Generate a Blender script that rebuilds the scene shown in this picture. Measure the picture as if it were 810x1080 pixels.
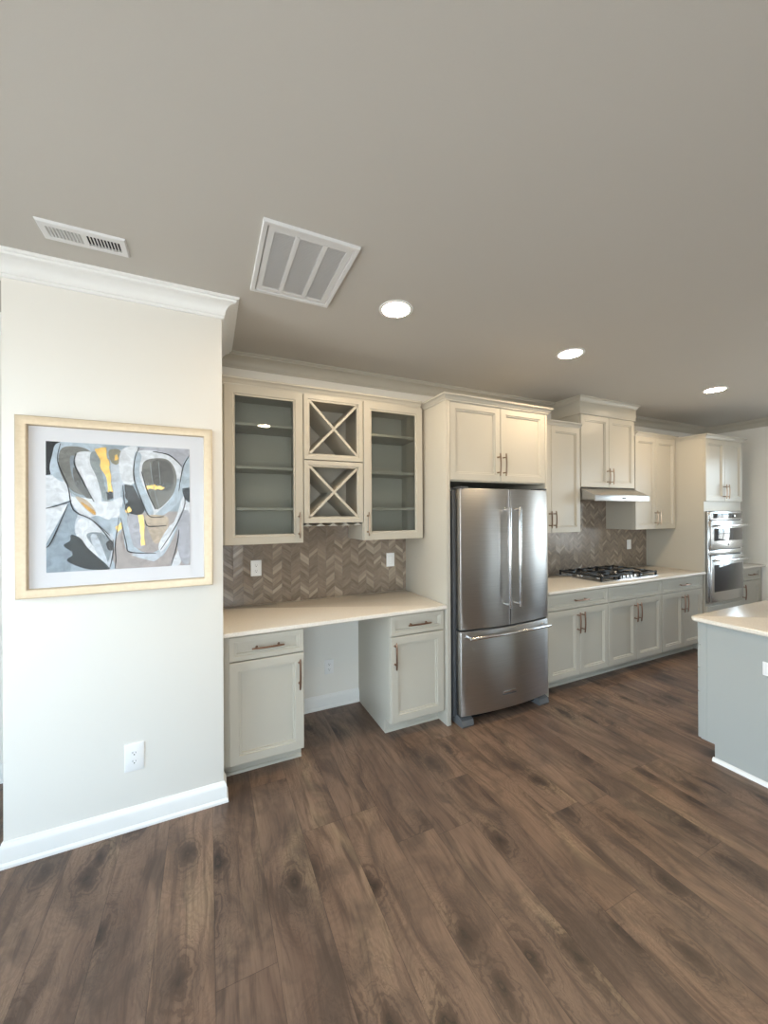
import bpy, bmesh, math, random
from mathutils import Vector, Matrix
S = bpy.context.scene
for o in list(bpy.data.objects): bpy.data.objects.remove(o)
random.seed(4)

# ------------------------------------------------------------------ camera
F = 400.91
cam = bpy.data.cameras.new('camera'); cam.sensor_fit = 'HORIZONTAL'; cam.sensor_width = 36
cam.lens = 36 * F / 810; cam.clip_start = .05
co = bpy.data.objects.new('camera', cam); S.collection.objects.link(co)
yw, pt, rl = map(math.radians, (24.862, .0802, .3194))
r_ = Vector((math.cos(yw), -math.sin(yw), 0))
f_ = Vector((math.sin(yw)*math.cos(pt), math.cos(yw)*math.cos(pt), math.sin(pt)))
u_ = r_.cross(f_)
R_ = r_*math.cos(rl) - u_*math.sin(rl); U_ = r_*math.sin(rl) + u_*math.cos(rl)
co.matrix_world = Matrix(((R_.x, U_.x, -f_.x, -1.5962), (R_.y, U_.y, -f_.y, -2.9965), (R_.z, U_.z, -f_.z, 1.5793), (0, 0, 0, 1)))
S.camera = co

# ------------------------------------------------------------------ colour, exposure, daylight
S.view_settings.view_transform = 'Standard'
S.view_settings.look = 'None'
S.view_settings.gamma = 1
S.view_settings.use_curve_mapping = False
S.view_settings.exposure = 1.12
SKY = 5.5
W = bpy.data.worlds.new('daylight'); S.world = W; W.use_nodes = True
nt = W.node_tree; nt.nodes.clear()
out = nt.nodes.new('ShaderNodeOutputWorld'); bg = nt.nodes.new('ShaderNodeBackground')
tc = nt.nodes.new('ShaderNodeTexCoord'); sx = nt.nodes.new('ShaderNodeSeparateXYZ'); cr = nt.nodes.new('ShaderNodeValToRGB')
nt.links.new(tc.outputs['Generated'], sx.inputs[0])
mr = nt.nodes.new('ShaderNodeMapRange'); mr.inputs[1].default_value = -1; mr.inputs[2].default_value = 1
nt.links.new(sx.outputs['Z'], mr.inputs[0]); nt.links.new(mr.outputs[0], cr.inputs[0])
e = cr.color_ramp.elements
e[0].position = 0; e[0].color = (.64, .62, .58, 1)
e[1].position = 1; e[1].color = (.42, .62, .95, 1)
for p, c in ((.47, (.60, .61, .60, 1)), (.50, (.62, .65, .66, 1)), (.53, (.74, .90, 1, 1)), (.7, (.60, .79, 1, 1))):
    n = e.new(p); n.color = c
nt.links.new(cr.outputs[0], bg.inputs[0]); bg.inputs[1].default_value = SKY
nt.links.new(bg.outputs[0], out.inputs[0])

CEIL = 2.745
RX, LX, NY = 4.85, -3.9, -6.6     # right wall, far left wall, wall behind the camera
# window openings: (wall, a0, a1, z0, z1)
WINS = [('R', -1.72, -1.02, .95, 2.32), ('R', -3.25, -2.05, .80, 2.45),
        ('N', -3.78, -1.2, .02, 2.20), ('N', 4.0, 4.6, .60, 2.40),
        ('L', -3.2, -1.0, .35, 2.50), ('L', -5.9, -3.7, .35, 2.50)]
def portal(w, a0, a1, z0, z1):
    l = bpy.data.lights.new('window_portal', 'AREA'); l.shape = 'RECTANGLE'; l.size = a1-a0; l.size_y = z1-z0
    l.cycles.is_portal = True
    o = bpy.data.objects.new('window_portal', l); S.collection.objects.link(o)
    ac, zc = (a0+a1)/2, (z0+z1)/2
    if w == 'R': o.location = (RX+.10, ac, zc); d = Vector((-1, 0, 0))
    if w == 'L': o.location = (LX-.10, ac, zc); d = Vector((1, 0, 0))
    if w == 'N': o.location = (ac, NY-.10, zc); d = Vector((0, 1, 0))
    o.rotation_euler = d.to_track_quat('-Z', 'Y').to_euler()
for w in WINS: portal(*w)

# ------------------------------------------------------------------ node helpers and materials
def newmat(name):
    m = bpy.data.materials.new(name); m.use_nodes = True
    return m, m.node_tree, m.node_tree.nodes['Principled BSDF']
def node(nt, t, **kw):
    n = nt.nodes.new(t)
    for k, v in kw.items(): setattr(n, k, v)
    return n
def math_(nt, op, a, b=None, c=None):
    n = nt.nodes.new('ShaderNodeMath'); n.operation = op
    for i, v in enumerate((a, b, c)):
        if v is None: continue
        if isinstance(v, (int, float)): n.inputs[i].default_value = v
        else: nt.links.new(v, n.inputs[i])
    return n.outputs[0]
def ramp(nt, fac, stops, interp='LINEAR'):
    n = nt.nodes.new('ShaderNodeValToRGB'); n.color_ramp.interpolation = interp
    el = n.color_ramp.elements
    el[0].position, el[0].color = stops[0][0], (*stops[0][1], 1)
    el[1].position, el[1].color = stops[-1][0], (*stops[-1][1], 1)
    for p, c in stops[1:-1]: el.new(p).color = (*c, 1)
    nt.links.new(fac, n.inputs[0]); return n.outputs[0]
def srgb(r, g, b):
    f = lambda c: (c/255)/12.92 if c <= 10 else ((c/255+.055)/1.055)**2.4
    return (f(r), f(g), f(b))
def mixc(nt, fac, a, b, mode='MIX'):
    n = nt.nodes.new('ShaderNodeMix'); n.data_type = 'RGBA'; n.blend_type = mode
    for i, v in ((0, fac), (6, a), (7, b)):
        if isinstance(v, (int, float)): n.inputs[i].default_value = v
        elif isinstance(v, tuple): n.inputs[i].default_value = (*v, 1)
        else: nt.links.new(v, n.inputs[i])
    return n.outputs[2]
def paint(name, col, rough=.5, bump=.02, scale=220, spec=.5, vary=.03):
    m, nt, b = newmat(name)
    g = node(nt, 'ShaderNodeNewGeometry')
    n = node(nt, 'ShaderNodeTexNoise'); n.inputs['Scale'].default_value = 1.7; nt.links.new(g.outputs['Position'], n.inputs['Vector'])
    c = ramp(nt, n.outputs[0], [(.3, tuple(x*(1-vary) for x in col)), (.7, tuple(min(1, x*(1+vary)) for x in col))])
    nt.links.new(c, b.inputs['Base Color'])
    n2 = node(nt, 'ShaderNodeTexNoise'); n2.inputs['Scale'].default_value = scale; nt.links.new(g.outputs['Position'], n2.inputs['Vector'])
    bp = node(nt, 'ShaderNodeBump'); bp.inputs['Strength'].default_value = bump; bp.inputs['Distance'].default_value = .002
    nt.links.new(n2.outputs[0], bp.inputs['Height']); nt.links.new(bp.outputs[0], b.inputs['Normal'])
    b.inputs['Roughness'].default_value = rough; b.inputs['Specular IOR Level'].default_value = spec
    return m
def metal(name, col, rough, aniso=0, rot=0):
    m, nt, b = newmat(name)
    b.inputs['Metallic'].default_value = 1; b.inputs['Roughness'].default_value = rough
    g = node(nt, 'ShaderNodeNewGeometry'); mp = node(nt, 'ShaderNodeMapping'); nt.links.new(g.outputs['Position'], mp.inputs[0])
    mp.inputs['Scale'].default_value = (3, 3, 260)
    n = node(nt, 'ShaderNodeTexNoise'); n.inputs['Scale'].default_value = 2; n.inputs['Detail'].default_value = 4
    nt.links.new(mp.outputs[0], n.inputs['Vector'])
    c = ramp(nt, n.outputs[0], [(.35, tuple(x*.93 for x in col)), (.65, tuple(min(1, x*1.05) for x in col))])
    nt.links.new(c, b.inputs['Base Color'])
    if aniso:
        b.inputs['Anisotropic'].default_value = aniso; b.inputs['Anisotropic Rotation'].default_value = rot
        t = node(nt, 'ShaderNodeTangent'); t.direction_type = 'RADIAL'; t.axis = 'Z'; nt.links.new(t.outputs[0], b.inputs['Tangent'])
    return m
def thin_glass(name, tint, refl):
    m = bpy.data.materials.new(name); m.use_nodes = True; nt = m.node_tree; nt.nodes.clear()
    o = node(nt, 'ShaderNodeOutputMaterial'); t = node(nt, 'ShaderNodeBsdfTransparent'); t.inputs[0].default_value = (*tint, 1)
    gl = node(nt, 'ShaderNodeBsdfGlossy'); gl.inputs['Roughness'].default_value = .01
    fr = node(nt, 'ShaderNodeFresnel'); fr.inputs[0].default_value = 1.5
    mx = node(nt, 'ShaderNodeMixShader'); nt.links.new(math_(nt, 'MULTIPLY', fr.outputs[0], refl), mx.inputs[0])
    nt.links.new(t.outputs[0], mx.inputs[1]); nt.links.new(gl.outputs[0], mx.inputs[2]); nt.links.new(mx.outputs[0], o.inputs[0])
    return m
def emitter(name, col, strength):
    m, nt, b = newmat(name)
    b.inputs['Base Color'].default_value = (.9, .9, .9, 1)
    b.inputs['Emission Color'].default_value = (*col, 1); b.inputs['Emission Strength'].default_value = strength
    return m

M = {}
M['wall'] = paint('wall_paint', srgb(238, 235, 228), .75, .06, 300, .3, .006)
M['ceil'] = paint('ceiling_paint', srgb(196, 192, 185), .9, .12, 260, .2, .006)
M['trim'] = paint('white_trim_paint', srgb(240, 240, 238), .38, .01, 150, .5, .005)
M['cab'] = paint('greige_cabinet_paint', srgb(189, 183, 170), .36, .01, 160, .5, .01)
M['island'] = paint('grey_island_paint', srgb(172, 174, 170), .38, .01, 160, .5, .01)
M['inside'] = paint('cabinet_interior_paint', srgb(200, 195, 183), .5, .01, 160, .4, .01)
M['plate'] = paint('white_plastic', srgb(243, 243, 243), .3, .0, 100, .5, .005)
M['dark'] = paint('dark_slot', srgb(28, 27, 27), .6, .0, 100, .3)
M['vent'] = paint('vent_enamel', srgb(222, 222, 222), .4, .0, 100, .4, .005)
M['ventdark'] = paint('duct_dark', srgb(60, 62, 66), .8, .0, 100, .2)
M['iron'] = paint('cast_iron', srgb(24, 24, 25), .45, .1, 500, .5)
M['fridgeside'] = paint('grey_fridge_casing', srgb(74, 75, 77), .45, .05, 700, .5)
M['foot'] = paint('grey_plastic_foot', srgb(96, 97, 98), .5, .0, 700, .5)
M['black'] = paint('black_gasket', srgb(14, 14, 15), .6, 0, 100, .3)
M['steel'] = metal('brushed_steel', srgb(186, 184, 182), .34, .9, .25)
M['steel2'] = metal('satin_steel', srgb(205, 205, 205), .24)
M['hood'] = metal('hood_steel', srgb(190, 190, 190), .33)
M['chrome'] = metal('polished_steel', srgb(225, 225, 225), .16)
M['bronze'] = metal('champagne_bronze', srgb(142, 112, 94), .36)
M['nickel'] = metal('brushed_nickel', srgb(158, 138, 120), .3)
M['glass'] = thin_glass('cabinet_glass', (.93, .95, .94), 1.0)
M['winglass'] = thin_glass('window_glass', (.97, .98, .98), .8)
M['picglass'] = thin_glass('picture_glass', (.99, .99, .99), .10)
M['lamp'] = emitter('warm_downlight_lens', (1, .78, .52), 95)
m, nt, b = newmat('dark_oven_glass'); b.inputs['Base Color'].default_value = (.018, .022, .03, 1); b.inputs['Roughness'].default_value = .06
b.inputs['Specular IOR Level'].default_value = .7; b.inputs['Coat Weight'].default_value = .2; b.inputs['Coat Roughness'].default_value = .03; M['ovenglass'] = m
# champagne picture frame
m, nt, b = newmat('champagne_frame'); b.inputs['Metallic'].default_value = .55; b.inputs['Roughness'].default_value = .42
g = node(nt, 'ShaderNodeNewGeometry'); n = node(nt, 'ShaderNodeTexNoise'); n.inputs['Scale'].default_value = 60; n.inputs['Detail'].default_value = 6
nt.links.new(g.outputs['Position'], n.inputs['Vector'])
nt.links.new(ramp(nt, n.outputs[0], [(.3, srgb(198, 180, 154)), (.7, srgb(206, 189, 163))]), b.inputs['Base Color']); M['frame'] = m
# quartz
m, nt, b = newmat('cream_quartz'); b.inputs['Roughness'].default_value = .16; b.inputs['Specular IOR Level'].default_value = .55
g = node(nt, 'ShaderNodeNewGeometry'); n = node(nt, 'ShaderNodeTexNoise'); n.inputs['Scale'].default_value = 130; n.inputs['Detail'].default_value = 3
nt.links.new(g.outputs['Position'], n.inputs['Vector'])
nt.links.new(ramp(nt, n.outputs[0], [(.35, srgb(221, 213, 201)), (.65, srgb(231, 224, 213))]), b.inputs['Base Color']); M['quartz'] = m

# wood plank floor, boards running along Y
def wood():
    m, nt, b = newmat('brown_plank_floor'); L = nt.links.new
    g = node(nt, 'ShaderNodeNewGeometry'); s = node(nt, 'ShaderNodeSeparateXYZ'); L(g.outputs['Position'], s.inputs[0])
    PW, PL = .2, 1.25
    ux = math_(nt, 'DIVIDE', math_(nt, 'ADD', s.outputs[0], 1.78+4), PW)
    col = math_(nt, 'FLOOR', ux); fx = math_(nt, 'FRACT', ux)
    wn = node(nt, 'ShaderNodeTexWhiteNoise', noise_dimensions='1D'); L(col, wn.inputs['W'])
    uy = math_(nt, 'DIVIDE', math_(nt, 'ADD', math_(nt, 'ADD', s.outputs[1], 20.57), math_(nt, 'MULTIPLY', wn.outputs[0], 7.3)), PL)
    row = math_(nt, 'FLOOR', uy); fy = math_(nt, 'FRACT', uy)
    cx = node(nt, 'ShaderNodeCombineXYZ'); L(col, cx.inputs[0]); L(row, cx.inputs[1])
    pid = node(nt, 'ShaderNodeTexWhiteNoise', noise_dimensions='2D'); L(cx.outputs[0], pid.inputs['Vector'])
    ps = node(nt, 'ShaderNodeSeparateXYZ'); L(pid.outputs['Color'], ps.inputs[0])
    def coords(sx_, sy_, k):
        c = node(nt, 'ShaderNodeCombineXYZ')
        L(math_(nt, 'ADD', math_(nt, 'MULTIPLY', s.outputs[0], sx_), math_(nt, 'MULTIPLY', ps.outputs[0], 37*k)), c.inputs[0])
        L(math_(nt, 'ADD', math_(nt, 'MULTIPLY', s.outputs[1], sy_), math_(nt, 'MULTIPLY', ps.outputs[1], 53*k)), c.inputs[1])
        L(math_(nt, 'MULTIPLY', ps.outputs[2], 19*k), c.inputs[2]); return c.outputs[0]
    def noise(v, sc, det, dist=0, rough=.55):
        n = node(nt, 'ShaderNodeTexNoise'); L(v, n.inputs['Vector']); n.inputs['Scale'].default_value = sc; n.inputs['Detail'].default_value = det
        n.inputs['Distortion'].default_value = dist; n.inputs['Roughness'].default_value = rough; return n.outputs[0]
    warp = noise(coords(3.2, 1.1, 6), 1.0, 2)
    def warped(sx_, sy_, k, amt):
        c = node(nt, 'ShaderNodeCombineXYZ')
        L(math_(nt, 'ADD', math_(nt, 'ADD', math_(nt, 'MULTIPLY', s.outputs[0], sx_), math_(nt, 'MULTIPLY', ps.outputs[0], 37*k)), math_(nt, 'MULTIPLY', warp, amt)), c.inputs[0])
        L(math_(nt, 'ADD', math_(nt, 'MULTIPLY', s.outputs[1], sy_), math_(nt, 'MULTIPLY', ps.outputs[1], 53*k)), c.inputs[1]); return c.outputs[0]
    figure = noise(warped(6.5, 1.2, 1, 2.6), 1.0, 2, .3)       # broad swirling bands
    fine = noise(warped(34, 2.6, 7, 8.0), 1.0, 4, .2)        # cathedral lines
    grain = noise(coords(160, 9, 2), 1.0, 3, .2)             # fibres
    blot = noise(warped(7, 3.4, 3, 2.2), 1.0, 5, .6, .62)          # smoky blotches
    c = ramp(nt, figure, [(.30, srgb(112, 90, 76)), (.44, srgb(128, 105, 89)), (.58, srgb(138, 114, 96)), (.69, srgb(150, 128, 105)), (.8, srgb(134, 112, 93))])
    c = mixc(nt, ramp(nt, fine, [(.36, (.7,)*3), (.5, (0, 0, 0))]), c, srgb(88, 71, 60))
    c = mixc(nt, ramp(nt, grain, [(.3, (.3,)*3), (.55, (0, 0, 0))]), c, srgb(80, 64, 54))
    kn = node(nt, 'ShaderNodeTexVoronoi', voronoi_dimensions='2D'); kn.inputs['Scale'].default_value = 1.0
    L(coords(3.6, 1.9, 4), kn.inputs['Vector'])
    wob = noise(coords(14, 9, 5), 1.0, 5, .4, .62)
    kd = math_(nt, 'ADD', kn.outputs['Distance'], math_(nt, 'MULTIPLY', math_(nt, 'SUBTRACT', wob, .5), .38))
    kf = ramp(nt, kd, [(.02, (.95,)*3), (.08, (.75,)*3), (.13, (.28,)*3), (.28, (0, 0, 0))])
    c = mixc(nt, kf, c, srgb(54, 44, 39))
    rg = node(nt, 'ShaderNodeTexNoise', noise_dimensions='1D'); L(math_(nt, 'MULTIPLY', kd, 30), rg.inputs['W']); rg.inputs['Scale'].default_value = 1; rg.inputs['Detail'].default_value = 1
    rings = ramp(nt, rg.outputs[0], [(.40, (.75,)*3), (.54, (0, 0, 0))])
    near = ramp(nt, kd, [(.10, (1, 1, 1)), (.62, (0, 0, 0))])
    c = mixc(nt, math_(nt, 'MULTIPLY', rings, near), c, srgb(84, 67, 56))
    bl = ramp(nt, blot, [(.46, (0, 0, 0)), (.62, (.58,)*3)])
    c = mixc(nt, bl, c, srgb(78, 66, 58))
    tint = ramp(nt, ps.outputs[1], [(0, (.86, .86, .88)), (.5, (1, 1, 1)), (1, (1.13, 1.09, 1.04))])
    c = mixc(nt, 1.0, c, tint, 'MULTIPLY')
    ex = math_(nt, 'MINIMUM', fx, math_(nt, 'SUBTRACT', 1, fx)); ey = math_(nt, 'MULTIPLY', math_(nt, 'MINIMUM', fy, math_(nt, 'SUBTRACT', 1, fy)), PL/PW)
    ed = math_(nt, 'MINIMUM', ex, ey)
    seam = math_(nt, 'LESS_THAN', ed, .006)
    c = mixc(nt, math_(nt, 'MULTIPLY', seam, .5), c, srgb(52, 42, 36))
    L(c, b.inputs['Base Color'])
    L(ramp(nt, grain, [(.3, (.42,)*3), (.7, (.33,)*3)]), b.inputs['Roughness'])
    b.inputs['Specular IOR Level'].default_value = .42
    h = math_(nt, 'SUBTRACT', math_(nt, 'MULTIPLY', grain, .25), seam)
    bp = node(nt, 'ShaderNodeBump'); bp.inputs['Strength'].default_value = .22; bp.inputs['Distance'].default_value = .0015; L(h, bp.inputs['Height']); L(bp.outputs[0], b.inputs['Normal'])
    return m
M['wood'] = wood()

# chevron mosaic backsplash: columns of slanted slips, slope flips every column
def chevron():
    m, nt, b = newmat('taupe_chevron_tile'); L = nt.links.new
    g = node(nt, 'ShaderNodeNewGeometry'); s = node(nt, 'ShaderNodeSeparateXYZ'); L(g.outputs['Position'], s.inputs[0])
    CW, H, SL = .070, .029, .75
    ux = math_(nt, 'DIVIDE', math_(nt, 'ADD', s.outputs[0], 9.97), CW); col = math_(nt, 'FLOOR', ux); fx = math_(nt, 'FRACT', ux)
    par = math_(nt, 'MODULO', col, 2); sg = math_(nt, 'SUBTRACT', math_(nt, 'MULTIPLY', par, 2), 1)
    vz = math_(nt, 'DIVIDE', math_(nt, 'ADD', s.outputs[2], math_(nt, 'MULTIPLY', math_(nt, 'MULTIPLY', math_(nt, 'SUBTRACT', fx, .5), sg), CW*SL)), H)
    row = math_(nt, 'FLOOR', vz); fz = math_(nt, 'FRACT', vz)
    cx = node(nt, 'ShaderNodeCombineXYZ'); L(col, cx.inputs[0]); L(row, cx.inputs[1])
    w = node(nt, 'ShaderNodeTexWhiteNoise', noise_dimensions='2D'); L(cx.outputs[0], w.inputs['Vector'])
    ws = node(nt, 'ShaderNodeSeparateXYZ'); L(w.outputs['Color'], ws.inputs[0])
    cl = ramp(nt, w.outputs['Value'], [(0, srgb(118, 105, 92)), (.3, srgb(130, 116, 103)), (.7, srgb(138, 124, 110)), (.86, srgb(152, 138, 122)), (1, srgb(178, 164, 146))])
    # stripes along each slip
    cv = node(nt, 'ShaderNodeCombineXYZ'); L(math_(nt, 'MULTIPLY', s.outputs[0], 25), cv.inputs[0]); L(math_(nt, 'MULTIPLY', vz, 5), cv.inputs[1]); L(math_(nt, 'MULTIPLY', w.outputs['Value'], 40), cv.inputs[2])
    n = node(nt, 'ShaderNodeTexNoise'); n.inputs['Scale'].default_value = 1; n.inputs['Detail'].default_value = 3; L(cv.outputs[0], n.inputs['Vector'])
    cl = mixc(nt, math_(nt, 'MULTIPLY', ramp(nt, n.outputs[0], [(.4, (0, 0, 0)), (.65, (1, 1, 1))]), .35), cl, srgb(176, 160, 142))
    ex = math_(nt, 'MINIMUM', fx, math_(nt, 'SUBTRACT', 1, fx)); ez = math_(nt, 'MULTIPLY', math_(nt, 'MINIMUM', fz, math_(nt, 'SUBTRACT', 1, fz)), H/CW)
    seam = math_(nt, 'LESS_THAN', math_(nt, 'MINIMUM', ex, ez), .016)
    cl = mixc(nt, math_(nt, 'MULTIPLY', seam, .6), cl, srgb(104, 92, 82)); L(cl, b.inputs['Base Color'])
    L(math_(nt, 'ADD', math_(nt, 'MULTIPLY', seam, .4), math_(nt, 'ADD', .07, math_(nt, 'MULTIPLY', ws.outputs[2], .08))), b.inputs['Roughness'])
    b.inputs['Specular IOR Level'].default_value = .6
    # each slip tilts and bellies a little
    h = math_(nt, 'ADD', math_(nt, 'MULTIPLY', math_(nt, 'SUBTRACT', ws.outputs[0], .5), math_(nt, 'MULTIPLY', fx, 1.6)), math_(nt, 'MULTIPLY', math_(nt, 'SUBTRACT', ws.outputs[1], .5), math_(nt, 'MULTIPLY', fz, .8)))
    h = math_(nt, 'ADD', h, math_(nt, 'MULTIPLY', n.outputs[0], .5)); h = math_(nt, 'SUBTRACT', h, math_(nt, 'MULTIPLY', seam, .6))
    bp = node(nt, 'ShaderNodeBump'); bp.inputs['Strength'].default_value = .8; bp.inputs['Distance'].default_value = .0013; L(h, bp.inputs['Height']); L(bp.outputs[0], b.inputs['Normal'])
    return m
M['tile'] = chevron()

# ------------------------------------------------------------------ mesh helpers (world coordinates in, origins set on build)
class MB:
    def __init__(s): s.v = []; s.f = []; s.mi = []
    def add(s, vs, fs, mi=0):
        k = len(s.v); s.v += [tuple(v) for v in vs]; s.f += [tuple(i+k for i in f) for f in fs]; s.mi += [mi]*len(fs); return s
    def box(s, x0, x1, y0, y1, z0, z1, b=0, mi=0):
        if x0 > x1: x0, x1 = x1, x0
        if y0 > y1: y0, y1 = y1, y0
        if b <= 0:
            v = [(x, y, z) for z in (z0, z1) for y in (y0, y1) for x in (x0, x1)]
            return s.add(v, [(0, 2, 3, 1), (4, 5, 7, 6), (0, 1, 5, 4), (2, 6, 7, 3), (0, 4, 6, 2), (1, 3, 7, 5)], mi)
        # chamfered box
        bm = bmesh.new(); bmesh.ops.create_cube(bm, size=1)
        for v in bm.verts: v.co = ((x0+x1)/2+v.co.x*(x1-x0), (y0+y1)/2+v.co.y*(y1-y0), (z0+z1)/2+v.co.z*(z1-z0))
        bmesh.ops.bevel(bm, geom=list(bm.edges), offset=b, segments=2, affect='EDGES', profile=.5)
        bm.verts.index_update(); s.add([v.co for v in bm.verts], [[v.index for v in f.verts] for f in bm.faces], mi); bm.free(); return s
    def prism(s, prof, axis, a0, a1, mi=0):
        """extrude a 2-D polygon; axis 'X': prof=(y,z), 'Z': prof=(x,y), 'Y': prof=(x,z)"""
        P = {'X': lambda p, a: (a, p[0], p[1]), 'Y': lambda p, a: (p[0], a, p[1]), 'Z': lambda p, a: (p[0], p[1], a)}[axis]
        n = len(prof); v = [P(p, a0) for p in prof] + [P(p, a1) for p in prof]
        f = [tuple(range(n)), tuple(range(2*n-1, n-1, -1))] + [(i, (i+1) % n, n+(i+1) % n, n+i) for i in range(n)]
        return s.add(v, f, mi)
    def stack(s, loops, cap=True, mi=0):
        """bridge consecutive closed loops of equal length"""
        n = len(loops[0]); v = [p for l in loops for p in l]; f = []
        for k in range(len(loops)-1):
            for i in range(n): f.append((k*n+i, k*n+(i+1) % n, (k+1)*n+(i+1) % n, (k+1)*n+i))
        if cap: f.append(tuple(range(n))); f.append(tuple((len(loops)-1)*n+i for i in range(n)))
        return s.add(v, f, mi)
    def tube(s, pts, r, seg=10, sq=1.0, mi=0):
        pts = [Vector(p) for p in pts]; loops = []
        ref = None
        for i, p in enumerate(pts):
            d = (pts[min(i+1, len(pts)-1)]-pts[max(i-1, 0)]).normalized()
            if ref is None: ref = Vector((0, 0, 1)) if abs(d.z) < .8 else Vector((0, 1, 0))
            a = d.cross(ref).normalized(); bb = a.cross(d).normalized()
            rr = r[i] if isinstance(r, (list, tuple)) else r
            loops.append([p + a*rr*math.cos(2*math.pi*k/seg) + bb*rr*sq*math.sin(2*math.pi*k/seg) for k in range(seg)])
        return s.stack(loops, mi=mi)
    def lathe(s, c, prof, seg=32, axis='Z', mi=0):
        loops = []
        for r, h in prof:
            r = max(r, 1e-4)
            L = []
            for k in range(seg):
                a, b2 = r*math.cos(2*math.pi*k/seg), r*math.sin(2*math.pi*k/seg)
                L.append((c[0]+a, c[1]+b2, c[2]+h) if axis == 'Z' else (c[0]+a, c[1]+h, c[2]+b2) if axis == 'Y' else (c[0]+h, c[1]+a, c[2]+b2))
            loops.append(L)
        return s.stack(loops, mi=mi)

def obj(name, mb, mat, parent=None, label=None, smooth=True, sharp=32):
    me = bpy.data.meshes.new(name)
    xs = [v[0] for v in mb.v]; ys = [v[1] for v in mb.v]; zs = [v[2] for v in mb.v]
    org = Vector(((min(xs)+max(xs))/2, (min(ys)+max(ys))/2, min(zs)))
    me.from_pydata([Vector(v)-org for v in mb.v], [], mb.f)
    mats = mat if isinstance(mat, list) else [mat]
    for k in mats: me.materials.append(k)
    for p, i in zip(me.polygons, mb.mi): p.material_index = i
    bm = bmesh.new(); bm.from_mesh(me); bmesh.ops.recalc_face_normals(bm, faces=bm.faces); bm.to_mesh(me); bm.free()
    if smooth:
        for p in me.polygons: p.use_smooth = True
        me.set_sharp_from_angle(angle=math.radians(sharp))
    o = bpy.data.objects.new(name, me); S.collection.objects.link(o)
    if parent is not None:
        o.parent = parent; o.location = org - wloc(parent)
    else: o.location = org
    if label: o['label'] = label
    return o
def wloc(o):
    l = Vector(o.location)
    while o.parent: o = o.parent; l += Vector(o.location)
    return l
def thing(name, label, cat, loc, group=None):
    o = bpy.data.objects.new(name, None); S.collection.objects.link(o); o.location = loc; o.empty_display_size = .05
    o['label'] = label; o['category'] = cat
    if group: o['group'] = group
    return o
def tag(o, label, cat, group=None):
    o['label'] = label; o['category'] = cat
    if group: o['group'] = group
    return o
def struct(name, mb, mat, parent=None):
    o = obj(name, mb, mat, parent)
    if parent is None: o['kind'] = 'structure'
    return o
def rect(x0, x1, z0, z1, i, P): return [P(x0+i, z0+i), P(x1-i, z0+i), P(x1-i, z1-i), P(x0+i, z1-i)]

# ------------------------------------------------------------------ the room shell
def wall_holes(name, axis, c0, c1, a0, a1, z0, z1, holes, mat):
    """a wall slab along axis 'X' or 'Y' between c0..c1 in the other one, cut by rectangular openings"""
    mb = MB()
    def b(p, q, lo, hi):
        if q-p < 1e-6 or hi-lo < 1e-6: return
        if axis == 'X': mb.box(p, q, c0, c1, lo, hi)
        else: mb.box(c0, c1, p, q, lo, hi)
    cur = a0
    for h0, h1, hz0, hz1 in sorted(holes):
        b(cur, h0, z0, z1); b(h0, h1, z0, hz0); b(h0, h1, hz1, z1); cur = h1
    b(cur, a1, z0, z1)
    return struct(name, mb, mat)
struct('floor', MB().box(LX-.15, RX+.15, NY-.15, .12, -.06, 0), M['wood'])
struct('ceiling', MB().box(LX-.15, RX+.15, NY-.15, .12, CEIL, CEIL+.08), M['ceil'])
struct('wall_back', MB().box(LX-.15, RX+.15, 0, .12, 0, CEIL), M['wall'])
struct('wall_left', MB().box(-2.437, -1.522, -.725, 0, 0, CEIL, .004), M['wall'])
wall_holes('wall_right', 'Y', RX, RX+.15, NY, 0, 0, CEIL, [w[1:] for w in WINS if w[0] == 'R'], M['wall'])
wall_holes('wall_far_left', 'Y', LX-.15, LX, NY, 0, 0, CEIL, [w[1:] for w in WINS if w[0] == 'L'], M['wall'])
wall_holes('wall_front', 'X', NY-.15, NY, LX-.15, RX+.15, 0, CEIL, [w[1:] for w in WINS if w[0] == 'N'], M['wall'])

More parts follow.
